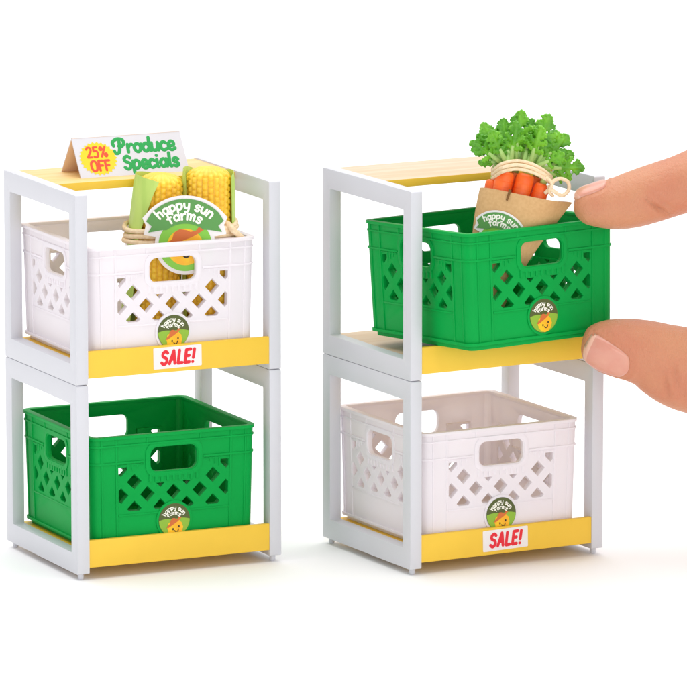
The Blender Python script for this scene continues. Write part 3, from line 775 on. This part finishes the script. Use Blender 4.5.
    pts = [Q(546, 177, 11.2), Q(552, 184, 10.4), Q(549, 191, 11.0), Q(553, 196, 12.0)]
    tw.sweep(catm3(pts), .45, 10)
    tw.build('twine', ['twine'], t, smooth=180)
    # badge on the cone, following its curve
    cpos = at(497, 232, 0)-P0
    hh = cpos.dot(ax); u = (at(497.5, 232, 9)-P0).dot(ex); hh = (at(497.5, 232, 9)-P0).dot(ax)
    f = hh/H; b_ = 1.6+(6.6-1.6)*f**.9; a = 1.8+9.5*f**.92
    th_ = math.acos(max(-1, min(1, u/a)))
    Xl = Matrix((ex, ax, -ey)).transposed().to_4x4()
    tilt = math.atan((6.6-1.6)/H)
    nx = -math.cos(math.asin(max(-1, min(1, u/a))))
    X = T(*loc(u, -b_*math.sin(th_)-.35, hh)) @ Xl @ Matrix.Rotation(math.atan(u/a*.75)*.8, 4, 'Y') @ Matrix.Rotation(tilt*.9, 4, 'X')
    bv = BVHTree.FromPolygons([Vector(p) for p in vs_cone], fs_cone)
    banner_logo(t, X, 5.8, curve=bv)
carrots()

# ------------------------------------------------------------------ hand
def hand():
    t0 = at(760, 270, 25)
    mb = MB()
    def finger(path, sub=5):
        """path: (px, py, Y, radius across the picture, radius in depth)"""
        P = []
        for i in range(len(path)-1):
            a = path[i-1] if i else path[0]; b = path[i]; c = path[i+1]; d = path[min(i+2, len(path)-1)]
            for j in range(sub):
                s = j/sub
                P.append([.5*((2*b[q])+(-a[q]+c[q])*s+(2*a[q]-5*b[q]+4*c[q]-d[q])*s*s+(-a[q]+3*b[q]-3*c[q]+d[q])*s**3) for q in range(5)])
        P.append(list(path[-1]))
        pts = [at(p[0], p[1], p[2])-t0 for p in P]
        mb.sweep(pts, [(p[3], p[4]) for p in P], 28, up=(0, 0, 1))
    # index finger: tip over the crate's rim, rising to the right
    index = [(573.6, 204.5, 10, .5, .5), (574.6, 204.6, 10, 2.0, 2.0), (577.5, 204.6, 10, 3.4, 3.6), (583, 204.6, 10, 4.4, 4.9), (591, 205.2, 10, 5.1, 5.8), (603, 205, 10.2, 5.85, 6.6), (618, 203.4, 10.6, 6.55, 7.2), (632, 200, 11, 7.0, 7.5),
             (648, 195, 11.5, 7.2, 7.6), (668, 188.5, 12.5, 7.25, 7.6), (690, 181, 13.5, 7.4, 7.8), (740, 160, 17, 8.0, 8.4), (780, 142, 20, 8.8, 9.0), (840, 130, 24, 9.0, 9.2), (905, 150, 28, 10.5, 10.5), (960, 215, 32, 12, 11)]
    thumb = [(581.2, 345.5, 8.5, .5, .5), (582.3, 345.6, 8.5, 2.2, 2.1), (585.5, 345.8, 8.5, 3.9, 3.7), (591, 345.8, 8.5, 5.1, 4.9), (600, 346, 8.6, 6.2, 6.0), (613, 347, 8.8, 7.1, 6.9), (630, 349.5, 9.2, 7.8, 7.6), (648, 354, 9.8, 8.5, 8.2),
             (664, 361, 10.5, 9.6, 8.8), (682, 368, 11.5, 10.4, 9.2), (705, 375, 13, 10.4, 9.4), (760, 385, 17, 10.6, 10), (830, 385, 22, 12.5, 12), (900, 360, 28, 16, 14), (960, 320, 32, 18, 14)]
    finger(index); finger(thumb)
    for k in range(3):   # the other three fingers, folded behind, outside the picture
        dy = 17*(k+1); s = (1.0, .95, .82)[k]
        finger([(742, 222+6*k, 16+dy, .5, .5), (744, 222+6*k, 16+dy, 3.2*s, 3.2*s), (752, 218+5*k, 16+dy, 6.2*s, 6.2*s), (775, 198+4*k, 17+dy, 7.2*s, 7.2*s), (800, 165+5*k, 18+dy, 7.8*s, 7.8*s), (850, 142+8*k, 20+dy, 8.2*s, 8.2*s), (905, 165+8*k, 24+dy*.9, 9.4*s, 9.4*s), (965, 230, 28+dy*.8, 11*s, 11*s)])
    # palm and wrist
    finger([(900, 235, 48, 14, 22), (940, 240, 48, 22, 31), (1000, 260, 47, 25, 34), (1080, 285, 46, 25, 33), (1160, 305, 46, 22, 29), (1230, 320, 46, 19, 26), (1320, 335, 46, 20, 27), (1500, 350, 46, 23, 31), (1620, 360, 46, 23, 31)])
    o = mb.build('person', ['skin'], None)
    o.location = t0*S
    r = o.modifiers.new('r', 'REMESH'); r.mode = 'VOXEL'; r.voxel_size = .5*S
    s_ = o.modifiers.new('s', 'SMOOTH'); s_.factor = .5; s_.iterations = 6
    bake(o)
    me = o.data
    # skin creases: grooves across the joints and knuckle wrinkles of the thumb
    cre = []
    def crease(pa, pb, depth=.35, wd=.45):
        cre.append((at(*pa)-t0, at(*pb)-t0, depth, wd))
    crease((646, 199, 4), (672, 220, 4), 1.3, .45); crease((655, 197, 4), (676, 213, 4), .6, .5)
    crease((663, 372, 2), (668, 402, 2), .8, .6); crease((673, 358, 2), (680, 398, 2), .8, .6); crease((655, 376, 2), (661, 398, 2), .3, .4); crease((684, 372, 2), (684, 410, 2), .5, .7)
    crease((692, 360, 2), (694, 404, 2), .5, .7)
    # nails: patches laid on the thumb and the index finger
    bvh = BVHTree.FromPolygons([v.co.copy()/S for v in me.vertices], [tuple(p.vertices) for p in me.polygons])
    def nail(center, axis, n, ln, wd, lift=.4):
        n = Vector(n).normalized(); c = at(*center)-t0
        a = Vector(axis); a = (a-n*a.dot(n)).normalized(); b = n.cross(a)
        nu, nv = 22, 18; vs = []
        for i in range(nu+1):
            u = -1+2*i/nu
            for j in range(nv+1):
                v = -1+2*j/nv
                # square-ish oval: disc mapping
                x = u*math.sqrt(1-v*v*.42); y = v*math.sqrt(1-u*u*.42)
                q = c+a*x*ln/2+b*y*wd/2+n*25
                h = bvh.ray_cast(q, -n)
                if h[0] is None:
                    h = bvh.find_nearest(c+a*x*ln/2+b*y*wd/2)
                e = min(1, (1-max(abs(u), abs(v)))*5)
                vs.append(h[0]+((h[1] if h[1].dot(n) > 0 else n)*.75+n*.25).normalized()*(lift*e**.5-(.7 if e < .01 else 0)))
        fs = [(i*(nv+1)+j, (i+1)*(nv+1)+j, (i+1)*(nv+1)+j+1, i*(nv+1)+j+1) for i in range(nu) for j in range(nv)]
        m = MB(); m.add([v for v in vs], [f for f in fs if f[1]//(nv+1) < nu-2], 0); m.f += [f for f in fs if f[1]//(nv+1) >= nu-2]; m.m += [1]*(len(m.f)-len(m.m)); q = m.build('fingernail', ['nail', 'nail_edge'], o, smooth=180)
        
        q.data.polygons.foreach_set('use_smooth', [True]*len(q.data.polygons))
        return c, a, b, n, ln, wd
    nl = [nail((606, 361.5, 3.2), (-1, 0, .34), (-.10, -.80, -.60), 12.6, 9.3), nail((590, 189, 10), (-1, 0, -.35), (-.28, -.28, .9), 9.5, 8.5)]
    NR = [v.normal.copy() for v in me.vertices]; CO = [v.co.copy() for v in me.vertices]
    for v, nv_, co_ in zip(me.vertices, NR, CO):
        p = co_/S; d = 0
        for a, b, dep, wd in cre:
            ab = b-a; s = max(0, min(1, (p-a).dot(ab)/ab.length_squared)); q = p-(a+ab*s)
            # distance in the picture plane only counts on the camera side
            if abs(q.y) < 9.5 and nv_.y < .2:
                r2 = q.x**2+q.z**2
                if r2 < 9: d -= dep*math.exp(-r2/(2*wd*wd))*math.sin(pi*min(1, max(.15, s)))
        for c, a, b, n, ln, wd in nl:
            q = p-c
            if nv_.dot(n) > -.1 and q.length < 14:
                x, y = q.dot(a)/(ln/2), q.dot(b)/(wd/2)
                rr2 = (abs(x)**3+abs(y)**3)**(1/3)
                if x < .5: d += .22*math.exp(-((rr2-1.2)/.1)**2)*min(1, (.5-x)*2)
                if rr2 < .95: d -= .3*min(1, (.95-rr2)*5)
        if d: v.co = co_+nv_*d*S
    me.polygons.foreach_set('use_smooth', [True]*len(me.polygons))
    o['label'] = 'hand reaching in from the right, thumb and index finger pinching the green crate'; o['category'] = 'person'
hand()
bpy.context.view_layer.update()
